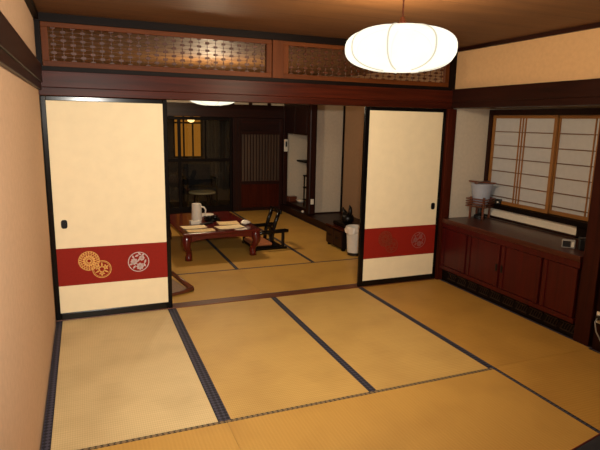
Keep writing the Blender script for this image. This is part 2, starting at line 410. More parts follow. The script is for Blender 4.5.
# cabinet in alcove
c = thing('low_cabinet', 'long built-in red wooden cabinet under the paper screens', 'cabinet', (3.815, -0.035, 0))
MB().box(0.02, 0.51, -1.712, 0.0, 0.176, 0.635).build('body', M['dark_y'], c)
MB().box(-0.02, 0.505, -1.712, 0.0, 0.64, 0.685).build('top', M['cab_top'], c, bevel=0.004)
MB().box(-0.012, 0.02, -1.712, 0.0, 0.585, 0.64).build('top_rail', M['cab'], c, bevel=0.002)
MB().box(-0.012, 0.06, -1.712, 0.0, 0.135, 0.175).build('bottom_rail', M['cab'], c, bevel=0.002)
MB().box(0.032, 0.06, -1.712, 0.0, -0.0, 0.135).build('kick_board', M['black_y'], c)
g = MB()
for i in range(10):
    yy = -0.10 - i * 0.163
    g.box(0.024, 0.032, yy - 0.13, yy, 0.035, 0.043).box(0.024, 0.032, yy - 0.13, yy, 0.10, 0.108)
    for j in range(5):
        a = yy - 0.01 - j * 0.026
        g.bar((0.028, a, 0.043), (0.028, a - 0.024, 0.10), 0.006, 0.006, (1, 0, 0))
g.build('vent_grille', M['copper'], c)
for i, (a, b) in enumerate(((0.0, -0.41), (-0.41, -0.875), (-0.875, -1.355), (-1.355, -1.712))):
    d = MB().box(-0.006, 0.018, b + 0.012, a - 0.012, 0.180, 0.58).build('door', M['cab'], c, bevel=0.002)
    MB().box(-0.014, -0.006, b + 0.012, b + 0.055, 0.180, 0.58).build('stile', M['cab'], d, bevel=0.002)
    MB().box(-0.014, -0.006, a - 0.055, a - 0.012, 0.180, 0.58).build('stile', M['cab'], d, bevel=0.002)
    if i in (1, 2):
        q = b + 0.034 if i == 1 else a - 0.034
        MB().box(-0.019, -0.013, q - 0.012, q + 0.012, 0.33, 0.40).build('finger_pull', M['iron'], d, bevel=0.003)

# ------------------------------------------------------------------ tatami
def tatami(x0, x1, y0, y1, mat, label, edges, heri='heri', z=0.0, grp='straw floor mats of the front room', hw=0.026):
    cx, cy = (x0 + x1) / 2, (y0 + y1) / 2
    t = thing('tatami_mat', label, 'mat', (cx, cy, -0.06), 0, grp)
    a, b = (x1 - x0) / 2 - 0.001, (y1 - y0) / 2 - 0.001
    ax0, ax1 = (-a + hw if 'l' in edges else -a), (a - hw if 'r' in edges else a)
    by0, by1 = (-b + hw if 'b' in edges else -b), (b - hw if 't' in edges else b)
    MB().box(ax0, ax1, by0, by1, 0, 0.059).build('rush_surface', mat, t)
    if 'l' in edges: MB().box(-a, -a + hw, -b, b, 0, 0.060).build('cloth_border', M[heri], t)
    if 'r' in edges: MB().box(a - hw, a, -b, b, 0, 0.060).build('cloth_border', M[heri], t)
    if 'b' in edges: MB().box(-a, a, -b, -b + hw, 0, 0.060).build('cloth_border', M[heri], t)
    if 't' in edges: MB().box(-a, a, b - hw, b, 0, 0.060).build('cloth_border', M[heri], t)
    return t
tatami(0.0, W, -ML, -0.006, M['tat_a'], 'straw floor mat painted paler for flash sheen, in front of the left sliding panel, along the left wall', 'lr', hw=0.046)
tatami(W, 2*W, -ML, -0.006, M['tat_b'], 'straw floor mat in front of the opening, next to the mat along the left wall', 'lr')
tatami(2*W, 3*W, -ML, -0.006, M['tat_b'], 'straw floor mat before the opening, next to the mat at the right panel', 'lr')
tatami(3*W, RX + 0.042, -ML, -0.006, M['tat_d'], 'straw floor mat painted more amber for weaker sheen, in front of the right sliding panel, along the red cabinet', 'lr')
tatami(3*W, RX + 0.018, -2*ML, -ML, M['tat_d'], 'straw floor mat painted more amber for weaker sheen, at the lower right edge of the photo', 'lr')
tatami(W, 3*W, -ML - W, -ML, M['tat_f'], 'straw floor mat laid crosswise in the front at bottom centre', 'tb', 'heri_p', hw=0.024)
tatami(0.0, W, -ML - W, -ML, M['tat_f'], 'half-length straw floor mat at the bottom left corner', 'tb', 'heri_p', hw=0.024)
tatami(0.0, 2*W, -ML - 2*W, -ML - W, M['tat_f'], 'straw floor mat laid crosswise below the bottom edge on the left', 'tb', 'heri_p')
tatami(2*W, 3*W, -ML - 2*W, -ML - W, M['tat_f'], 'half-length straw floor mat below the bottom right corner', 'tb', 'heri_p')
G2 = 'straw floor mats of the back room'
tatami(-0.1, 1.83, 0.101, 1.06, M['tat_n'], 'straw floor mat just beyond the sill, behind the left sliding panel', 'tb', 'heri', 0, G2)
tatami(1.83, 3.73, 0.101, 1.06, M['tat_n'], 'straw floor mat just beyond the sill, in the middle of the opening', 'tb', 'heri', 0, G2)
for i, (x0, x1) in enumerate(((-0.1, 0.88), (0.88, 1.835), (1.835, 2.785), (2.785, 3.73))):
    n1 = ('straw floor mat hidden behind the left sliding panel, second row', 'straw floor mat under the left front leg of the red table', 'straw floor mat under the black floor chair right of the red table', 'straw floor mat in front of the black cabinet and white bin')[i]
    n2 = ('straw floor mat hidden behind the left sliding panel, by the far wall', 'straw floor mat under the far left side of the red table, before the glass doors', 'straw floor mat beyond the red table before the wooden slatted door', 'straw floor mat along the far end of the raised alcove')[i]
    tatami(x0, x1, 1.06, 2.96, M['tat_n'], n1, 'lr', 'heri', 0, G2, hw=0.02)
    tatami(x0, x1, 2.96, YF - 0.02, M['tat_n'], n2, 'lr', 'heri', 0, G2, hw=0.02)

# ------------------------------------------------------------------ sliding panels
def crest_chrysanthemum(par, x, z, r, mat, y):
    m = MB().ring(x, z, r*0.92, r, y).ring(x, z, r*0.70, r*0.76, y).ring(x, z, r*0.16, r*0.28, y)
    for k in range(16): m.petal(x, z, 2*PI*k/16, r*0.30, r*0.68, r*0.09, y)
    for k in range(22): m.petal(x, z, 2*PI*(k+.5)/22, r*0.77, r*0.92, r*0.085, y)
    return m.build('crest', mat, par)
def crest_leaves(par, x, z, r, mat, y):
    m = MB().ring(x, z, r*0.92, r, y).ring(x, z, r*0.82, r*0.86, y)
    for k in range(3):
        a = 2*PI*k/3 + 0.5; px, pz = x + r*0.44*math.cos(a), z + r*0.44*math.sin(a)
        for j in range(5): m.petal(px, pz, a + 2*PI*j/5, r*0.04, r*0.33, r*0.09, y)
        b = a + PI/3
        m.petal(x, z, b, r*0.20, r*0.78, r*0.09, y)
    return m.build('crest', mat, par)
def crest_flowers(par, x, z, r, mat, y):
    m = MB().ring(x, z, r*0.92, r, y)
    for (dx, dz, q) in ((-0.42, 0.05, 0.30), (0.12, -0.46, 0.32), (0.30, 0.36, 0.24)):
        px, pz = x + dx*r, z + dz*r
        for j in range(8): m.petal(px, pz, 2*PI*j/8, r*0.09, r*q*1.15, r*q*0.36, y)
        m.ring(px, pz, r*0.02, r*0.07, y, n=12)
    for (dx, dz, a) in ((-0.15, 0.62, 0.4), (-0.5, 0.5, 2.0), (0.62, 0.0, 1.2), (0.55, -0.35, 5.2), (-0.42, -0.5, 4.0), (0.0, 0.18, 1.0), (-0.70, -0.2, 3.4), (0.1, 0.8, 2.4), (0.42, 0.68, 0.7)):
        m.petal(x + dx*r, z + dz*r, a, -r*0.20, r*0.20, r*0.085, y)
    return m.build('crest', mat, par)
def sliding_panel(x0, x1, label, pull_x, crests, off_flash, ls=0.036):  # flag picks crest colours dimmed for lack of flash
    cx = (x0 + x1) / 2
    t = thing('sliding_panel', label, 'sliding door', (cx, 0.0, 0.006), 0, 'cream sliding panels')
    w = (x1 - x0) / 2; H = 1.816
    MB().box(-w, -w + ls, -0.004, 0.026, 0, H).build('frame_stile', M['lacquer'], t, bevel=0.004)
    MB().box(w - 0.036, w, -0.004, 0.026, 0, H).build('frame_stile', M['lacquer'], t, bevel=0.004)
    MB().box(-w + ls, w - 0.036, -0.004, 0.026, 0, 0.058).build('frame_rail', M['lacquer'], t, bevel=0.006)
    MB().box(-w + ls, w - 0.036, -0.004, 0.026, H - 0.034, H).build('frame_rail', M['lacquer'], t, bevel=0.004)
    MB().box(-w + ls, w - 0.036, 0.002, 0.020, 0.058, H - 0.034).build('paper_face', M['paper'], t)
    b = MB().box(-w + ls, w - 0.036, 0.0005, 0.0025, 0.290, 0.607).build('red_band', M['band'], t)
    f = 1
    crest_chrysanthemum(b, crests[0] - cx, 0.489, 0.083, M['gold_off_flash' if off_flash else 'gold'], 0.0004)
    crest_leaves(b, crests[1] - cx, 0.410, 0.076, M['gold_off_flash' if off_flash else 'gold'], 0.0001 - 0.0006)
    crest_flowers(b, crests[2] - cx, 0.449, 0.088, M['silver_off_flash' if off_flash else 'silver'], 0.0004)
    # finger pull: oval ring with recessed cup
    p = MB()
    prof = []
    for k in range(20):
        a = 2*PI*k/20
        prof.append((math.copysign(abs(math.cos(a))**0.6, math.cos(a)), math.copysign(abs(math.sin(a))**0.6, math.sin(a))))
    p.poly([(pull_x - cx + 0.024*u, 0.002, 0.808 + 0.036*v) for u, v in prof], (0, -0.004, 0))
    pl = p.build('finger_pull', M['iron'], t, bevel=0.001)
    MB().poly([(pull_x - cx + 0.012*u, -0.002, 0.808 + 0.021*v) for u, v in prof], (0, -0.0012, 0)).build('pull_cup', M['iron'], pl)
    return t
sliding_panel(0.0, 0.948, 'cream sliding panel with a red band on the left, next to the left wall', 0.108, (0.277, 0.374, 0.672), False)
sliding_panel(2.826, 3.777, 'cream sliding panel with a red band on the right, next to the corner post', 3.690, (3.125, 3.205, 3.535), True, 0.050)

# ------------------------------------------------------------------ openwork transoms
def transom(x0, x1, label):
    t = thing('transom_panel', label, 'transom', ((x0 + x1) / 2, 0.0, 2.04), 0, 'openwork transoms')
    w = (x1 - x0) / 2; H = 0.32
    MB().box(-w, w, -0.022, 0.022, 0, 0.042).build('frame_rail', M['ranma_x'], t, bevel=0.003)
    MB().box(-w, w, -0.022, 0.022, H - 0.036, H).build('frame_rail', M['ranma_x'], t, bevel=0.003)
    MB().box(-w, -w + 0.048, -0.022, 0.022, 0.042, H - 0.036).build('frame_stile', M['ranma_z'], t, bevel=0.003)
    MB().box(w - 0.048, w, -0.022, 0.022, 0.042, H - 0.036).build('frame_stile', M['ranma_z'], t, bevel=0.003)
    z0, z1 = 0.042, H - 0.036
    iw = 2*w - 0.096; n = round(iw / 0.0685); cw = iw / n; rows = 8; ph = (z1 - z0) / rows
    g = MB()
    for k in range(n):
        x = -w + 0.048 + (k + 0.5) * cw
        g.box(x - 0.0019, x + 0.0019, -0.003, 0.003, z0, z1)
        for q in range(rows + 1):
            z = z0 + q * ph
            if (k + q) % 2 == 0:
                a, b = max(z0, z - 0.0090), min(z1, z + 0.0090)
                g.box(x - 0.0172, x + 0.0172, -0.007, 0.005, a, b)
            elif 0 < q < rows:
                g.box(x - 0.0048, x + 0.0048, -0.005, 0.004, z - 0.0042, z + 0.0042)
    for q in range(1, rows): g.box(-w + 0.048, w - 0.048, -0.0025, 0.0025, z0 + q*ph - 0.0012, z0 + q*ph + 0.0012)
    g.build('lattice', M['lattice'], t)
    return t
transom(0.036, 1.858, 'carved openwork transom with a glowing golden patch, above the left sliding panel')
transom(1.968, 3.764, 'carved openwork transom partly behind the hanging lamp, above the right sliding panel')

# ------------------------------------------------------------------ hanging lamps
def hanging_lamp(loc, label, mat, R=0.318, hh=0.122, seam=-136.4):
    t = thing('hanging_lamp', label, 'lamp', loc, math.radians(seam), 'paper hanging lamps')
    nl = 7
    lobe = lambda a: 0.91 + 0.09 * abs(math.sin(nl * a / 2)) ** 0.8
    e = 2.5; prof = []
    for i in range(25):
        ph = -PI/2 + PI * i / 24
        c_, s_ = math.cos(ph), math.sin(ph)
        prof.append((max(0.02, R * abs(c_) ** (2/e)), hh * math.copysign(abs(s_) ** (2/e), s_)))
    MB().lathe(prof, 140, fn=lobe).build('lamp_shade', mat, t, smooth=True)
    for k in range(nl):
        a = 2*PI*k/nl
        MB().tube([((r*0.91 + 0.004)*math.cos(a), (r*0.91 + 0.004)*math.sin(a), z) for r, z in prof[2:-2]], 0.0046, 6).build('rib', M['rib'], t)
    MB().lathe([(0.055, hh - 0.004), (0.055, hh + 0.012), (0.02, hh + 0.02), (0.012, hh + 0.05)], 20).build('cap', M['brownwood'], t)
    MB().tube([(0, 0, hh + 0.04), (0, 0, ZC - loc[2])], 0.005, 8).build('cord', M['brownwood'], t)
    return t
hanging_lamp((1.98, -1.9, 2.078), 'large glowing white paper lamp hanging in the front room', M['shade'])
hanging_lamp((1.88, 2.4, 1.983), 'glowing paper lamp in the back room, cut off by the lintel', M['shade2'], 0.34, 0.13)

# ------------------------------------------------------------------ back room setting
struct('wall_back_left', 'plaster wall along the left of the back room, behind the left panel', 'wall', MB().box(-0.2, -0.1, 0.1, YF, -0.06, ZC), M['plaster'])
struct('trim_16', 'dark wooden beam across the far wall of the back room', 'trim', MB().box(-0.1, 3.80, YF - 0.03, YF + 0.08, 1.72, 1.95), M['dark_x'], bevel=0.003)
struct('wall_far', 'plaster wall strip above the far beam', 'wall', MB().box(-0.1, 4.5, YF + 0.03, YF + 0.1, 2.13, ZC), M['plaster_grey'])
struct('trim_17', 'dark rail above the small far transom windows', 'trim', MB().box(-0.1, 3.8, YF - 0.03, YF + 0.08, 2.06, 2.13), M['dark_x'])
tw = struct('window_2', 'row of small pale transom windows above the far beam', 'window', MB().box(-0.1, 3.8, YF + 0.012, YF + 0.02, 1.95, 2.06), M['white_plaster'])
for x in (0.2, 0.9, 1.6, 2.30, 2.80, 3.14, 3.50): MB().box(x - 0.03, x + 0.03, YF - 0.02, YF + 0.05, 1.95, 2.06).build('mullion', M['dark_z'], tw)
struct('trim_18', 'dark post between the far glass doors and the slatted door', 'trim', MB().box(2.80, 2.90, YF - 0.04, YF + 0.08, -0.06, 1.72), M['dark_z'], bevel=0.004)
struct('trim_19', 'dark post where the far wall meets the raised alcove', 'trim', MB().box(3.775, 3.86, YF - 0.06, YF + 0.08, -0.06, 1.95), M['dark_z'], bevel=0.004)

# wooden slatted door
d = thing('door_1', 'dark wooden door with vertical slats above a red-brown panel, beside the far glass doors', 'door', (3.34, YF, 0.0), 0, None, 'structure')
MB().box(-0.435, -0.375, -0.02, 0.02, 0, 1.715).build('stile', M['dark_z'], d, bevel=0.003)
MB().box(0.370, 0.430, -0.02, 0.02, 0, 1.715).build('stile', M['dark_z'], d, bevel=0.003)
for a, b in ((0, 0.06), (0.50, 0.56), (1.42, 1.49), (1.65, 1.715)): MB().box(-0.375, 0.370, -0.02, 0.02, a, b).build('rail', M['dark_x'], d, bevel=0.003)
MB().box(-0.375, 0.370, -0.004, 0.012, 0.06, 0.50).build('lower_panel', M['red_z'], d)
MB().box(-0.375, 0.370, -0.004, 0.012, 1.49, 1.65).build('upper_panel', M['dark_x'], d)
MB().box(-0.375, 0.370, 0.004, 0.012, 0.56, 1.42).build('backing', M['dark_z'], d)
s = MB()
for k in range(13):
    x = -0.345 + k * 0.0575
    s.box(x - 0.018, x + 0.018, -0.014, 0.004, 0.56, 1.42)
s.build('slats', M['slat'], d)

# glass doors to veranda
def glass_door(x0, x1, y, label, name):
    t = thing(name, label, 'door', ((x0 + x1) / 2, y, 0.0), 0, None, 'structure')
    w = (x1 - x0) / 2
    for sx in (-1, 1): MB().box(min(sx*w, sx*(w-0.045)), max(sx*w, sx*(w-0.045)), -0.016, 0.016, 0, 1.715).build('stile', M['black_z'], t, bevel=0.002)
    for a, b in ((0, 0.12), (0.93, 0.985), (1.66, 1.715)): MB().box(-w + 0.045, w - 0.045, -0.016, 0.016, a, b).build('rail', M['black_x'], t, bevel=0.002)
    MB().box(-0.012, 0.012, -0.012, 0.012, 0.985, 1.66).build('mullion', M['black_z'], t)
    MB().box(-w + 0.04, w - 0.04, -0.002, 0.002, 0.12, 1.66).build('glass_pane', M['glass'], t)
    return t
glass_door(-0.08, 0.90, YF + 0.02, 'dark framed glass door hidden behind the left panel', 'door_2')
glass_door(0.88, 1.86, YF - 0.012, 'dark framed glass door at the left edge of the far opening', 'door_3')
glass_door(1.83, 2.797, YF + 0.02, 'dark framed glass door next to the wooden slatted door', 'door_4')

# veranda beyond
struct('floor_veranda', 'dark board floor of the veranda beyond the glass doors', 'floor', MB().box(-0.1, 3.8, YF + 0.08, 7.2, -0.12, -0.02), M['black_x'])
vw = struct('wall_veranda', 'dark boarded wall at the far side of the veranda', 'wall', MB().box(-0.1, 3.8, 6.40, 6.48, -0.06, ZC), M['ver_wall'])
struct('wall_veranda_right', 'dark boarded end wall of the veranda', 'wall', MB().box(3.8, 3.88, YF + 0.08, 6.48, -0.06, ZC), M['ver_wall'])
struct('wall_veranda_left', 'dark boarded left end wall of the veranda', 'wall', MB().box(-0.18, -0.1, YF + 0.08, 6.48, -0.06, ZC), M['ver_wall'])
aw = thing('window_3', 'amber lit window beyond the far glass doors', 'window', (2.27, 6.36, 0.92), 0, None, 'structure')
MB().box(-0.26, 0.26, 0.0, 0.03, 0.0, 0.88).build('lit_pane', M['amber'], aw)
for x in (-0.28, -0.085, 0.10, 0.28): MB().box(x - 0.016, x + 0.016, -0.02, 0.03, -0.02, 0.90).build('mullion', M['black_z'], aw)
for z in (-0.01, 0.68, 0.89): MB().box(-0.27, 0.27, -0.02, 0.03, z - 0.016, z + 0.016).build('rail', M['black_x'], aw)
wl = thing('wall_lamp', 'small warm wall lamp in front of the amber window', 'lamp', (2.33, 6.30, 1.66))
MB().lathe([(0.02, -0.05), (0.06, -0.03), (0.075, 0.0), (0.06, 0.035), (0.02, 0.05)], 20).build('globe', M['globe'], wl, smooth=True)
MB().bar((0, 0, 0.045), (0, 0.045, 0.09), 0.02, 0.02).build('bracket', M['iron'], wl)
vs = MB()
for k in range(14):
    x = 2.62 + k * 0.075
    vs.box(x - 0.012, x + 0.012, 6.375, 6.40, 0.3, 2.0)
vs = vs.build('wall_slats', M['slat'], vw)

vt = thing('veranda_table', 'small pale-topped table on the veranda behind the glass doors', 'table', (2.36, 5.45, -0.02))
MB().lathe([(0.02, 0.30), (0.25, 0.30), (0.26, 0.315), (0.25, 0.33), (0.02, 0.33)], 32).build('tabletop', M['pale_top'], vt)
for k in range(4):
    a = PI/4 + k*PI/2
    MB().tube([(0.15*math.cos(a), 0.15*math.sin(a), 0.30), (0.20*math.cos(a), 0.20*math.sin(a), 0)], 0.016, 8).build('leg', M['black_z'], vt)
vc = thing('veranda_chair', 'dark low armchair on the veranda beyond the pale-topped table', 'chair', (2.42, 5.98, -0.02), 0)
MB().box(-0.27, 0.27, -0.27, 0.25, 0.28, 0.36).build('seat', M['navy'], vc, bevel=0.02)
MB().box(-0.27, 0.27, 0.20, 0.27, 0.36, 0.80, Matrix.Rotation(-0.15, 3, 'X'), (0, 0.23, 0.36)).build('backrest', M['navy'], vc, bevel=0.02)
for sx in (-1, 1):
    MB().box(sx*0.29 - 0.022, sx*0.29 + 0.022, -0.27, 0.24, 0.52, 0.55).build('armrest', M['black_y'], vc, bevel=0.006)
    for yy in (-0.25, 0.22):
        MB().box(sx*0.29 - 0.018, sx*0.29 + 0.018, yy - 0.018, yy + 0.018, 0, 0.52).build('leg', M['black_z'], vc, bevel=0.003)

# raised alcove (tokonoma) on the right of the back room
tk = struct('floor_alcove', 'raised dark wooden alcove floor on the right of the back room', 'floor', MB().box(3.735, 4.5, 0.101, YF, -0.06, 0.105), M['dark_y'], bevel=0.004)
struct('wall_alcove_far_back', 'brown plaster back wall of the raised alcove', 'wall', MB().box(4.45, 4.53, 0.08, YF + 0.1, 0.105, ZC), M['plaster_brown'])
struct('wall_alcove_divider', 'grey plaster dividing wall inside the raised alcove, right of the alcove post', 'wall', MB().box(3.90, 4.45, 3.64, 3.70, 0.125, ZC), M['plaster_grey'])
struct('trim_20', 'thin dark strip along the foot of the grey dividing wall', 'trim', MB().box(3.90, 4.45, 3.625, 3.70, 0.105, 0.125), M['dark_x'])
struct('trim_21', 'dark corner strip between the grey and the brown alcove wall', 'trim', MB().box(4.425, 4.45, 3.61, 3.64, 0.105, ZC), M['black_z'])
struct('trim_22', 'dark round-edged alcove post in the back room', 'trim', MB().box(3.77, 3.90, 3.53, 3.66, 0.105, ZC), M['dark_z'], bevel=0.02)
struct('wall_alcove_end', 'pale plaster end wall of the far alcove bay with the display shelf', 'wall', MB().box(3.86, 4.45, YF - 0.02, YF + 0.08, 0.105, ZC), M['plaster_grey'])
struct('wall_alcove_near', 'plaster wall on the right of the back room hidden by the right panel', 'wall', MB().box(3.905, 4.45, 0.101, 0.16, 0.105, ZC), M['plaster_grey'])
struct('floor_alcove_step', 'low dark wooden ledge in the far alcove bay under the display shelf', 'ledge', MB().box(3.84, 4.45, 3.70, YF - 0.02, 0.105, 0.165), M['dark_y'], bevel=0.003)
oc = thing('overhead_cupboard', 'dark wooden overhead cupboard in the far alcove bay', 'cupboard', (3.80, 4.23, 1.45))
MB().box(0.0, 0.64, -0.52, 0.59, 0.0, 0.95).build('body', M['dark_y'], oc)
for a, b in ((-0.51, 0.03), (0.04, 0.53)): MB().box(-0.014, 0.0, a, b, 0.02, 0.48).build('door', M['dark_z'], oc, bevel=0.003)
ds = thing('display_shelf', 'staggered dark display shelf on the pale end wall of the far alcove bay', 'shelf', (4.30, 4.58, 0.92))
MB().box(-0.24, 0.145, -0.18, 0.245, 0.0, 0.03).build('board', M['black_x'], ds, bevel=0.003)
MB().box(0.085, 0.115, -0.17, -0.14, 0.03, 0.13).build('strut', M['black_z'], ds)
sr = thing('display_stand', 'slim dark openwork stand beside the alcove post', 'stand', (3.99, 4.02, 0.166))
for sx in (-0.07, 0.07):
    for sy in (-0.07, 0.07): MB().box(sx - 0.01, sx + 0.01, sy - 0.01, sy + 0.01, 0, 0.56).build('leg', M['black_z'], sr)
for z in (0.12, 0.34, 0.55): MB().box(-0.09, 0.09, -0.09, 0.09, z, z + 0.018).build('shelf', M['black_x'], sr, bevel=0.002)
rb = thing('lacquer_box', 'small red-brown lidded box on the far end of the raised alcove', 'box', (3.935, 4.73, 0.166))
MB().box(-0.08, 0.08, -0.07, 0.07, 0, 0.07).build('body', M['brownwood'], rb, bevel=0.006)
MB().box(-0.084, 0.084, -0.074, 0.074, 0.072, 0.10).build('lid', M['brownwood'], rb, bevel=0.008)
sb = thing('white_dish', 'small white dish on the raised alcove floor beside the red-brown lidded box', 'dish', (4.05, 4.55, 0.166))
MB().lathe([(0.05, 0), (0.06, 0.012), (0.10, 0.05), (0.096, 0.052), (0.055, 0.018), (0.01, 0.015)], 24).build('bowl', M['ceramic'], sb, smooth=True)
kn = thing('small_ball', 'tiny white ball on the edge of the raised alcove left of the alcove post', 'ball', (3.77, 3.78, 0.105))
MB().lathe([(0.004, 0), (0.018, 0.006), (0.025, 0.022), (0.018, 0.038), (0.004, 0.044)], 16).build('ball', M['ceramic'], kn, smooth=True)
ou = thing('alcove_outlet', 'small white socket on the side of the alcove post', 'outlet', (3.835, 3.53, 0.29))
MB().box(-0.028, 0.028, -0.010, 0.0, 0, 0.09).build('plate', M['white_pl'], ou, bevel=0.003)
ph = thing('wall_phone', 'small white wall handset beside the wooden slatted door', 'phone', (3.815, YF - 0.062, 1.11))
MB().box(-0.035, 0.035, -0.028, 0.0, 0, 0.23).build('base', M['white_pl'], ph, bevel=0.008)
MB().box(-0.016, 0.016, -0.042, -0.028, 0.09, 0.19).build('handset', M['black_pl'], ph, bevel=0.006)

# ------------------------------------------------------------------ red table
TZ = 0.345
t = thing('low_table', 'low red lacquered table with curved legs in the back room', 'table', (1.765, 2.23, 0.0), math.radians(2.5))
A, B = 0.485, 0.70
MB().box(-A, A, -B, B, TZ - 0.032, TZ).build('tabletop', M['redlac'], t, bevel=0.008)
def apron(pts_fn, L, name='apron'):
    m = MB(); n = 16; prof = []
    for k in range(n + 1):
        u = k / n; drop = 0.050 + 0.030 * (abs(2*u - 1) ** 3)
        prof.append((-L + 2*L*u, TZ - 0.033 - drop))
    pts = [(-L, TZ - 0.033), (L, TZ - 0.033)] + prof[::-1]
    pts = [(x, z) for x, z in pts]
    m.poly([pts_fn(x, z)[0] for x, z in pts], pts_fn(0, 0)[1])
    return m.build(name, M['redlac'], t, bevel=0.002)
for sy in (-1, 1): apron(lambda x, z: ((x, sy*(B - 0.055), z), (0, 0.02*sy, 0)), A - 0.09)
for sx in (-1, 1): apron(lambda x, z: ((sx*(A - 0.055), x, z), (0.02*sx, 0, 0)), B - 0.09)
for sx in (-1, 1):
    for sy in (-1, 1):
        pts = []; rs = []
        for k in range(9):
            u = k / 8
            off = 0.018 * math.sin(PI * min(1, u * 1.4)) - 0.022 * math.sin(PI * max(0, (u - 0.45) / 0.55)) + (0.018 if u > 0.9 else 0)
            pts.append((sx*(A - 0.062 + off), sy*(B - 0.062 + off), (TZ - 0.033) * (1 - u)))
            if k == 8: pts[-1] = (pts[-2][0], pts[-2][1], 0.0)
            rs.append([0.056, 0.060, 0.058, 0.052, 0.045, 0.040, 0.038, 0.043, 0.046][k])
        MB().tube(pts, rs, 12).build('leg', M['redlac'], t, smooth=True)

# things on the table
zt = TZ + 0.0005
mg = thing('pitcher', 'tall white pitcher with a handle on the red table', 'pitcher', (1.63, 2.31, zt), 0)
MB().lathe([(0.02, 0), (0.066, 0), (0.070, 0.01), (0.066, 0.12), (0.063, 0.228), (0.056, 0.23), (0.056, 0.215), (0.01, 0.21)], 28).build('body', M['ceramic'], mg, smooth=False)
MB().tube([(0.060, -0.008, 0.185), (0.095, -0.012, 0.180), (0.118, -0.015, 0.145), (0.112, -0.014, 0.09), (0.085, -0.01, 0.06), (0.063, -0.008, 0.05)], 0.010, 8).build('handle', M['ceramic'], mg, smooth=True)
sc_ = thing('saucer', 'small pale dish on the red table behind the pitcher handle', 'dish', (1.83, 2.62, zt))
MB().lathe([(0.03, 0), (0.05, 0.004), (0.10, 0.022), (0.098, 0.025), (0.05, 0.01), (0.01, 0.008)], 24).build('bowl', M['ceramic'], sc_, smooth=True)
def sheet(cx, cy, w, l, rot, label, mat, z=zt, th=0.004, name='brochure', cat='brochure', curl=0.006):
    m = MB()
    def fn(u, v): return ((u - .5)*w, (v - .5)*l, th/2 + curl*(abs(u - .5)*2)**2)
    m.grid(fn, 9, 5)
    o = m.build(name, mat, None, solid=th, loc=(cx, cy, z), rotz=rot)
    return tag(o, label, cat, 'papers on the red table')
sheet(1.505, 1.88, 0.30, 0.18, 0.10, 'cream paper sheet on the red table in front of the pitcher, left of the pair', M['pape'])
sheet(1.545, 1.64, 0.33, 0.15, 0.04, 'long cream paper sheet nearest the front left edge of the red table', M['pape2'])
sheet(1.98, 2.02, 0.27, 0.21, -0.05, 'printed brochure lying at the back right of the red table', M['pape2'])
sheet(1.93, 1.76, 0.34, 0.19, 0.14, 'open cream brochure at the front right of the red table', M['pape'])
sheet(2.03, 1.585, 0.15, 0.07, 0.1, 'small white slip at the front right edge of the red table', M['ceramic'])
bx = thing('tissue_box', 'small white box beside the foot of the pitcher on the red table', 'box', (1.565, 2.09, zt), 0.1)
MB().box(-0.065, 0.065, -0.045, 0.045, 0, 0.045).build('body', M['ceramic'], bx, bevel=0.005)
MB().box(-0.03, 0.03, -0.008, 0.008, 0.046, 0.050).build('opening', M['grey_pl'], bx)
rm = tag(MB().box(-0.10, 0.10, -0.025, 0.025, 0, 0.022).build('remote_control', M['black_pl'], None, bevel=0.006, loc=(1.70, 2.02, zt), rotz=0.5), 'black remote control right of the pitcher on the red table', 'remote control')
tr = thing('tea_tray', 'dark round tea caddy tray between pitcher and brochures on the red table', 'tray', (1.83, 2.27, zt))
MB().lathe([(0.03, 0), (0.10, 0.002), (0.115, 0.03), (0.11, 0.03), (0.095, 0.01), (0.01, 0.008)], 28).build('rim', M['lacquer'], tr, smooth=True)
def cup(x, y, label):
    o = MB().lathe([(0.02, 0), (0.024, 0.004), (0.036, 0.05), (0.033, 0.05), (0.02, 0.01), (0.005, 0.008)], 20).build('tea_cup', M['lacquer'], None, smooth=True, loc=(x, y, zt + 0.0108))
    return tag(o, label, 'cup', 'cups on the tea tray')
cup(1.795, 2.26, 'dark tea cup on the left of the round tray')
cup(1.872, 2.28, 'dark tea cup on the right of the round tray')
ts = MB()
def tf(u, v):
    a = 2*PI*u; r = 0.055 * math.sin(PI * (0.05 + 0.9*v)) * (1 + 0.22*math.sin(3*a + 4*v) + 0.12*math.sin(7*a))
    return (r*math.cos(a)*1.15, r*math.sin(a), 0.001 + 0.06*v + 0.006*math.sin(5*a)*v)
ts.grid(tf, 25, 9)
tag(ts.build('crumpled_tissue', M['ceramic'], None, smooth=True, loc=(2.165, 1.86, zt)), 'crumpled white tissue at the right edge of the red table', 'tissue')

# ------------------------------------------------------------------ black floor chair (faces the table)
ch = thing('floor_chair', 'black framed low floor chair to the right of the red table', 'chair', (2.455, 2.05, 0.0), math.radians(2))
for sy in (-1, 1):
    y = sy * 0.235
    MB().box(-0.20, 0.27, y - 0.018, y + 0.018, 0, 0.03).build('runner', M['lacquer'], ch, bevel=0.006)
    MB().box(0.195, 0.232, y - 0.016, y + 0.016, 0.03, 0.225).build('arm_post', M['lacquer'], ch, bevel=0.005)
    MB().tube([(-0.20, y, 0.222), (-0.05, y, 0.236), (0.12, y, 0.24), (0.24, y, 0.245), (0.285, y, 0.238)], [0.022, 0.026, 0.027, 0.028, 0.022], 10).build('armrest', M['lacquer'], ch, smooth=True)
    MB().box(-0.19, -0.155, y - 0.016, y + 0.016, 0.03, 0.215).build('arm_post', M['lacquer'], ch, bevel=0.005)
    # curved back stile
    yb = sy * 0.13
    pts = [(0.09, yb, 0.035), (0.095, yb, 0.12), (0.115, yb, 0.24), (0.15, yb, 0.36), (0.20, yb, 0.49)]
    MB().tube(pts, [0.026, 0.027, 0.027, 0.028, 0.024], 8).build('back_stile', M['lacquer'], ch, smooth=True)
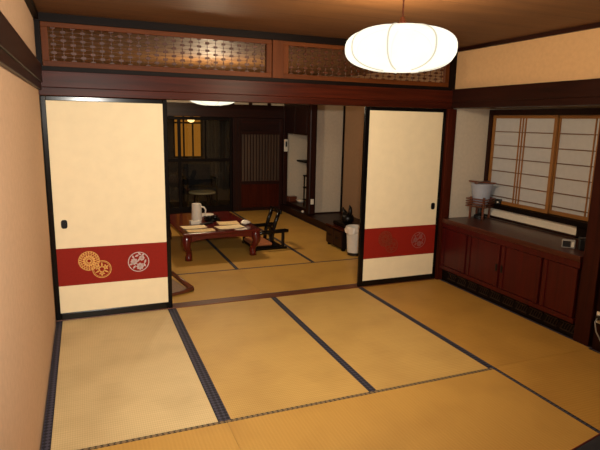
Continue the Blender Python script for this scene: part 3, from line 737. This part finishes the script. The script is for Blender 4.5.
MB().bar((0.20, -0.19, 0.485), (0.20, 0.19, 0.485), 0.026, 0.055).build('top_rail', M['lacquer'], ch, bevel=0.006)
MB().bar((0.115, -0.15, 0.24), (0.115, 0.15, 0.24), 0.018, 0.04).build('back_rail', M['lacquer'], ch, bevel=0.004)
MB().box(-0.20, 0.20, -0.217, 0.217, 0.018, 0.046).build('seat', M['lacquer'], ch, bevel=0.005)
MB().box(-0.19, 0.075, -0.205, 0.205, 0.048, 0.085).build('cushion', M['cushion'], ch, bevel=0.014)

# brown floor chair mostly hidden behind the left panel
fc = thing('reclining_floor_chair', 'brown bentwood floor chair peeking out behind the left sliding panel', 'chair', (1.19, 0.37, 0.0), math.radians(8))
MB().tube([(0.02, 0.06, 0.026), (-0.015, 0.36, 0.05), (-0.07, 0.70, 0.10)], [0.026, 0.022, 0.02], 10).build('seat_rim', M['brownwood'], fc, smooth=True)
MB().tube([(0.025, 0.05, 0.026), (-0.11, 0.005, 0.02), (-0.32, -0.05, 0.02), (-0.50, -0.09, 0.02)], [0.026, 0.018, 0.018, 0.018], 10).build('seat_rim', M['brownwood'], fc, smooth=True)
MB().poly([(-0.02, 0.04, 0.012), (-0.48, -0.05, 0.012), (-0.48, 0.62, 0.03), (-0.09, 0.64, 0.03)], (0, 0, 0.012)).build('seat', M['greycloth'], fc)
MB().bar((-0.50, -0.05, 0.02), (-0.60, -0.05, 0.45), 0.03, 0.03, (0, 1, 0)).build('back_stile', M['brownwood'], fc)
MB().bar((-0.50, 0.58, 0.02), (-0.60, 0.58, 0.45), 0.03, 0.03, (0, 1, 0)).build('back_stile', M['brownwood'], fc)
MB().bar((-0.52, 0.265, 0.06), (-0.60, 0.265, 0.44), 0.59, 0.02, (1, 0, 0.2)).build('backrest', M['greycloth'], fc)

# ------------------------------------------------------------------ black cabinet, ornament, bin
bc = thing('black_cabinet', 'low black cabinet standing before the raised alcove', 'cabinet', (3.36, 1.665, 0.0))
MB().box(0.0, 0.355, -0.245, 0.245, 0.03, 0.27).build('body', M['black_y'], bc, bevel=0.004)
MB().box(-0.015, 0.36, -0.255, 0.255, 0.272, 0.295).build('top', M['red_y'], bc, bevel=0.004)
for a, b in ((-0.235, -0.005), (0.005, 0.235)):
    q = MB().box(-0.014, -0.001, a, b, 0.045, 0.255).build('door', M['dark_z'], bc, bevel=0.003)
    pts = []
    for k in range(9):
        an = PI * k / 8
        pts.append((-0.018 - 0.012*math.sin(an), (a + b)/2 + 0.035*math.cos(an), 0.17 - 0.02*math.sin(an)))
    MB().tube(pts, 0.005, 6).build('handle', M['iron'], q)
for sx in (0.03, 0.32):
    for sy in (-0.21, 0.21): MB().box(sx - 0.02, sx + 0.02, sy - 0.02, sy + 0.02, 0, 0.03).build('foot', M['black_z'], bc)
orn = thing('ornament', 'dark carved ornament with two raised tips on the black cabinet', 'ornament', (3.50, 1.63, 0.2955))
MB().box(-0.09, 0.09, -0.22, 0.20, 0.0, 0.05).build('plinth', M['black_y'], orn, bevel=0.012)
for sx in (-0.07, 0.07):
    for sy in (-0.18, 0.16): pass
MB().lathe([(0.03, 0.05), (0.075, 0.07), (0.090, 0.11), (0.080, 0.15), (0.055, 0.18), (0.01, 0.19)], 18, (0.0, -0.06, 0)).build('body', M['iron'], orn, smooth=True)
MB().tube([(0, -0.09, 0.16), (0, -0.13, 0.21), (0, -0.125, 0.27), (0, -0.10, 0.30)], [0.035, 0.030, 0.022, 0.006], 10).build('tip', M['iron'], orn, smooth=True)
MB().tube([(0, -0.02, 0.15), (0, 0.04, 0.19), (0, 0.075, 0.22), (0, 0.085, 0.25)], [0.035, 0.030, 0.018, 0.005], 10).build('tip', M['iron'], orn, smooth=True)

wb = thing('waste_bin', 'white waste bin with a draped liner beside the black cabinet', 'bin', (3.44, 1.245, 0.0))
MB().lathe([(0.02, 0), (0.085, 0), (0.088, 0.035), (0.01, 0.036)], 24).build('base', M['black_pl'], wb)
MB().lathe([(0.02, 0.037), (0.090, 0.037), (0.108, 0.36), (0.100, 0.36), (0.085, 0.06), (0.01, 0.058)], 28).build('body', M['white_pl'], wb, smooth=False)
lb = MB()
def lf(u, v):
    a = 2*PI*u
    r = 0.112 + 0.012*v + 0.009*math.sin(5*a + 1)*v + 0.005*math.sin(11*a)*v
    return (r*math.cos(a), r*math.sin(a), 0.372 - (0.07 + 0.03*math.sin(2*a + 0.6))*v)
lb.grid(lf, 49, 7)
lb.build('liner', M['ceramic'], wb, smooth=True, solid=0.003)

# ------------------------------------------------------------------ lantern lamp, clock etc. on the red cabinet
ZT = 0.6855
ln = thing('lantern_lamp', 'unlit wooden lantern lamp with a white shade on the red cabinet', 'lamp', (4.195, -0.145, ZT), math.radians(22))
ln.scale = (1.16, 1.16, 1.04)
for sx in (-1, 1):
    for sy in (-1, 1): MB().box(sx*0.062 - 0.009, sx*0.062 + 0.009, sy*0.062 - 0.009, sy*0.062 + 0.009, 0, 0.225).build('leg', M['brownwood'], ln, bevel=0.002)
for z in (0.125, 0.150, 0.175, 0.20):
    MB().box(-0.098, 0.098, -0.098, -0.084, z, z + 0.012).box(-0.098, 0.098, 0.084, 0.098, z, z + 0.012).box(-0.098, -0.084, -0.084, 0.084, z, z + 0.012).box(0.084, 0.098, -0.084, 0.084, z, z + 0.012).build('slat_ring', M['brownwood'], ln, bevel=0.002)
MB().lathe([(0.005, 0.14), (0.062, 0.14), (0.076, 0.20), (0.098, 0.352), (0.092, 0.360), (0.005, 0.360)], 4*8).build('lamp_shade', M['bluepaper'], ln, smooth=False)
MB().box(-0.128, 0.128, -0.012, 0.012, 0.366, 0.380).box(-0.012, 0.012, -0.128, 0.128, 0.366, 0.380).box(-0.006, 0.006, -0.006, 0.006, 0.361, 0.366).build('top_cross', M['brownwood'], ln, bevel=0.002)
MB().lathe([(0.005, 0.0), (0.050, 0.0), (0.052, 0.03), (0.030, 0.045), (0.018, 0.06), (0.016, 0.138), (0.004, 0.139)], 20).build('base', M['black_pl'], ln)
cd = []
sg = thing('sill_gadget', 'small black device on the window sill behind the lantern lamp', 'device', (4.33, -0.26, 0.8485), math.radians(20))
MB().box(-0.025, 0.025, -0.03, 0.03, 0, 0.055).build('case', M['black_pl'], sg, bevel=0.006)
MB().box(-0.0265, -0.025, -0.015, 0.004, 0.018, 0.032).build('dial', M['white_pl'], sg)

ck = thing('desk_clock', 'small silver clock with a black face at the right end of the red cabinet', 'clock', (3.955, -1.495, ZT), math.radians(-52))
MB().box(-0.050, 0.050, -0.018, 0.022, 0, 0.070).build('case', M['grey_pl'], ck, bevel=0.006)
MB().box(-0.043, 0.016, -0.0195, -0.018, 0.010, 0.060).build('display', M['black_pl'], ck)
MB().box(0.023, 0.042, -0.0205, -0.018, 0.014, 0.056).build('button', M['white_pl'], ck, bevel=0.002)
bx2 = thing('black_box', 'small black box right of the silver clock on the red cabinet', 'box', (4.02, -1.60, ZT), math.radians(-40))
MB().box(-0.05, 0.05, -0.035, 0.035, 0, 0.085).build('case', M['black_pl'], bx2, bevel=0.006)
MB().box(-0.052, 0.052, -0.037, 0.037, 0.087, 0.10).build('lid', M['black_pl'], bx2, bevel=0.004)

ol = thing('wall_outlet', 'white wall socket with a plugged cord at the right edge', 'outlet', (3.858, -1.935, 0.20))
MB().box(-0.010, 0.0, -0.03, 0.03, 0.0, 0.09).build('plate', M['white_pl'], ol, bevel=0.003)
pg = MB().box(-0.035, -0.010, -0.012, 0.018, 0.03, 0.065).build('plug', M['black_pl'], ol, bevel=0.004)
MB().tube([(-0.035, 0.0, 0.045), (-0.06, -0.004, 0.02), (-0.055, -0.02, -0.05), (-0.04, -0.06, -0.12), (-0.03, -0.12, -0.17)], 0.005, 8).build('cord', M['grey_pl'], pg, smooth=True)

# dark floor cushion at the bottom right corner
fz = thing('floor_cushion', 'dark navy floor cushion poking in at the bottom right corner', 'cushion', (2.78, -3.085, 0.0), math.radians(11))
cu = MB()
def cf(u, v):
    x, y = (u - .5)*2, (v - .5)*2
    e = (1 - abs(x)**3.5) * (1 - abs(y)**3.5)
    return (0.27*x, 0.27*y, 0.032 + 0.035*max(0, e)**0.5)
def cb(u, v):
    x, y = (u - .5)*2, (v - .5)*2
    e = (1 - abs(x)**3.5) * (1 - abs(y)**3.5)
    return (0.27*x, 0.27*y, 0.032 - 0.031*max(0, e)**0.5)
cu.grid(cf, 21, 21); cu.grid(cb, 21, 21)
cu.build('cushion_body', M['navy'], fz, smooth=True)
MB().tube([(-0.272, -0.272, 0.032), (0.272, -0.272, 0.032), (0.272, 0.272, 0.032), (-0.272, 0.272, 0.032), (-0.272, -0.272, 0.032)], 0.007, 8).build('piping', M['redcord'], fz, smooth=True)

# ------------------------------------------------------------------ light, world, camera
def light(name, typ, loc, energy, col, **kw):
    d = bpy.data.lights.new(name, typ); d.energy = energy; d.color = col
    for k, v in kw.items(): setattr(d, k, v)
    o = bpy.data.objects.new(name, d); COL.objects.link(o); o.location = loc
    return o
light('lamp_bulb', 'POINT', (1.98, -1.9, 2.078), 257, (1.0, 0.81, 0.57), shadow_soft_size=0.10)
light('lamp_bulb', 'POINT', (1.88, 2.4, 1.983), 163, (1.0, 0.76, 0.48), shadow_soft_size=0.10)
fl = light('camera_flash', 'SPOT', (0.38, -4.50, 1.78), 480, (1.0, 0.95, 0.85), shadow_soft_size=0.03, spot_size=math.radians(88), spot_blend=1.0)
fl.rotation_euler = (math.radians(80), 0, math.radians(-9))

w = bpy.data.worlds.new('world'); scene.world = w; w.use_nodes = True
w.node_tree.nodes['Background'].inputs[0].default_value = (0.010, 0.008, 0.006, 1)
w.node_tree.nodes['Background'].inputs[1].default_value = 1.0

cam = bpy.data.cameras.new('camera'); co = bpy.data.objects.new('camera', cam); COL.objects.link(co)
pitch, roll, yaw = 1.37673568, 0.0202444086, -0.390950323
m3 = Matrix.Rotation(yaw, 3, 'Z') @ Matrix.Rotation(pitch, 3, 'X') @ Matrix.Rotation(roll, 3, 'Z')
co.matrix_world = Matrix.Translation((0.286735489, -4.56120404, 1.66365986)) @ m3.to_4x4()
cam.sensor_width = 36; cam.lens = 524.469433 / 600 * 36; cam.clip_start = 0.02
scene.camera = co
scene.view_settings.view_transform = 'Standard'
scene.view_settings.look = 'None'
scene.view_settings.exposure = 0.0
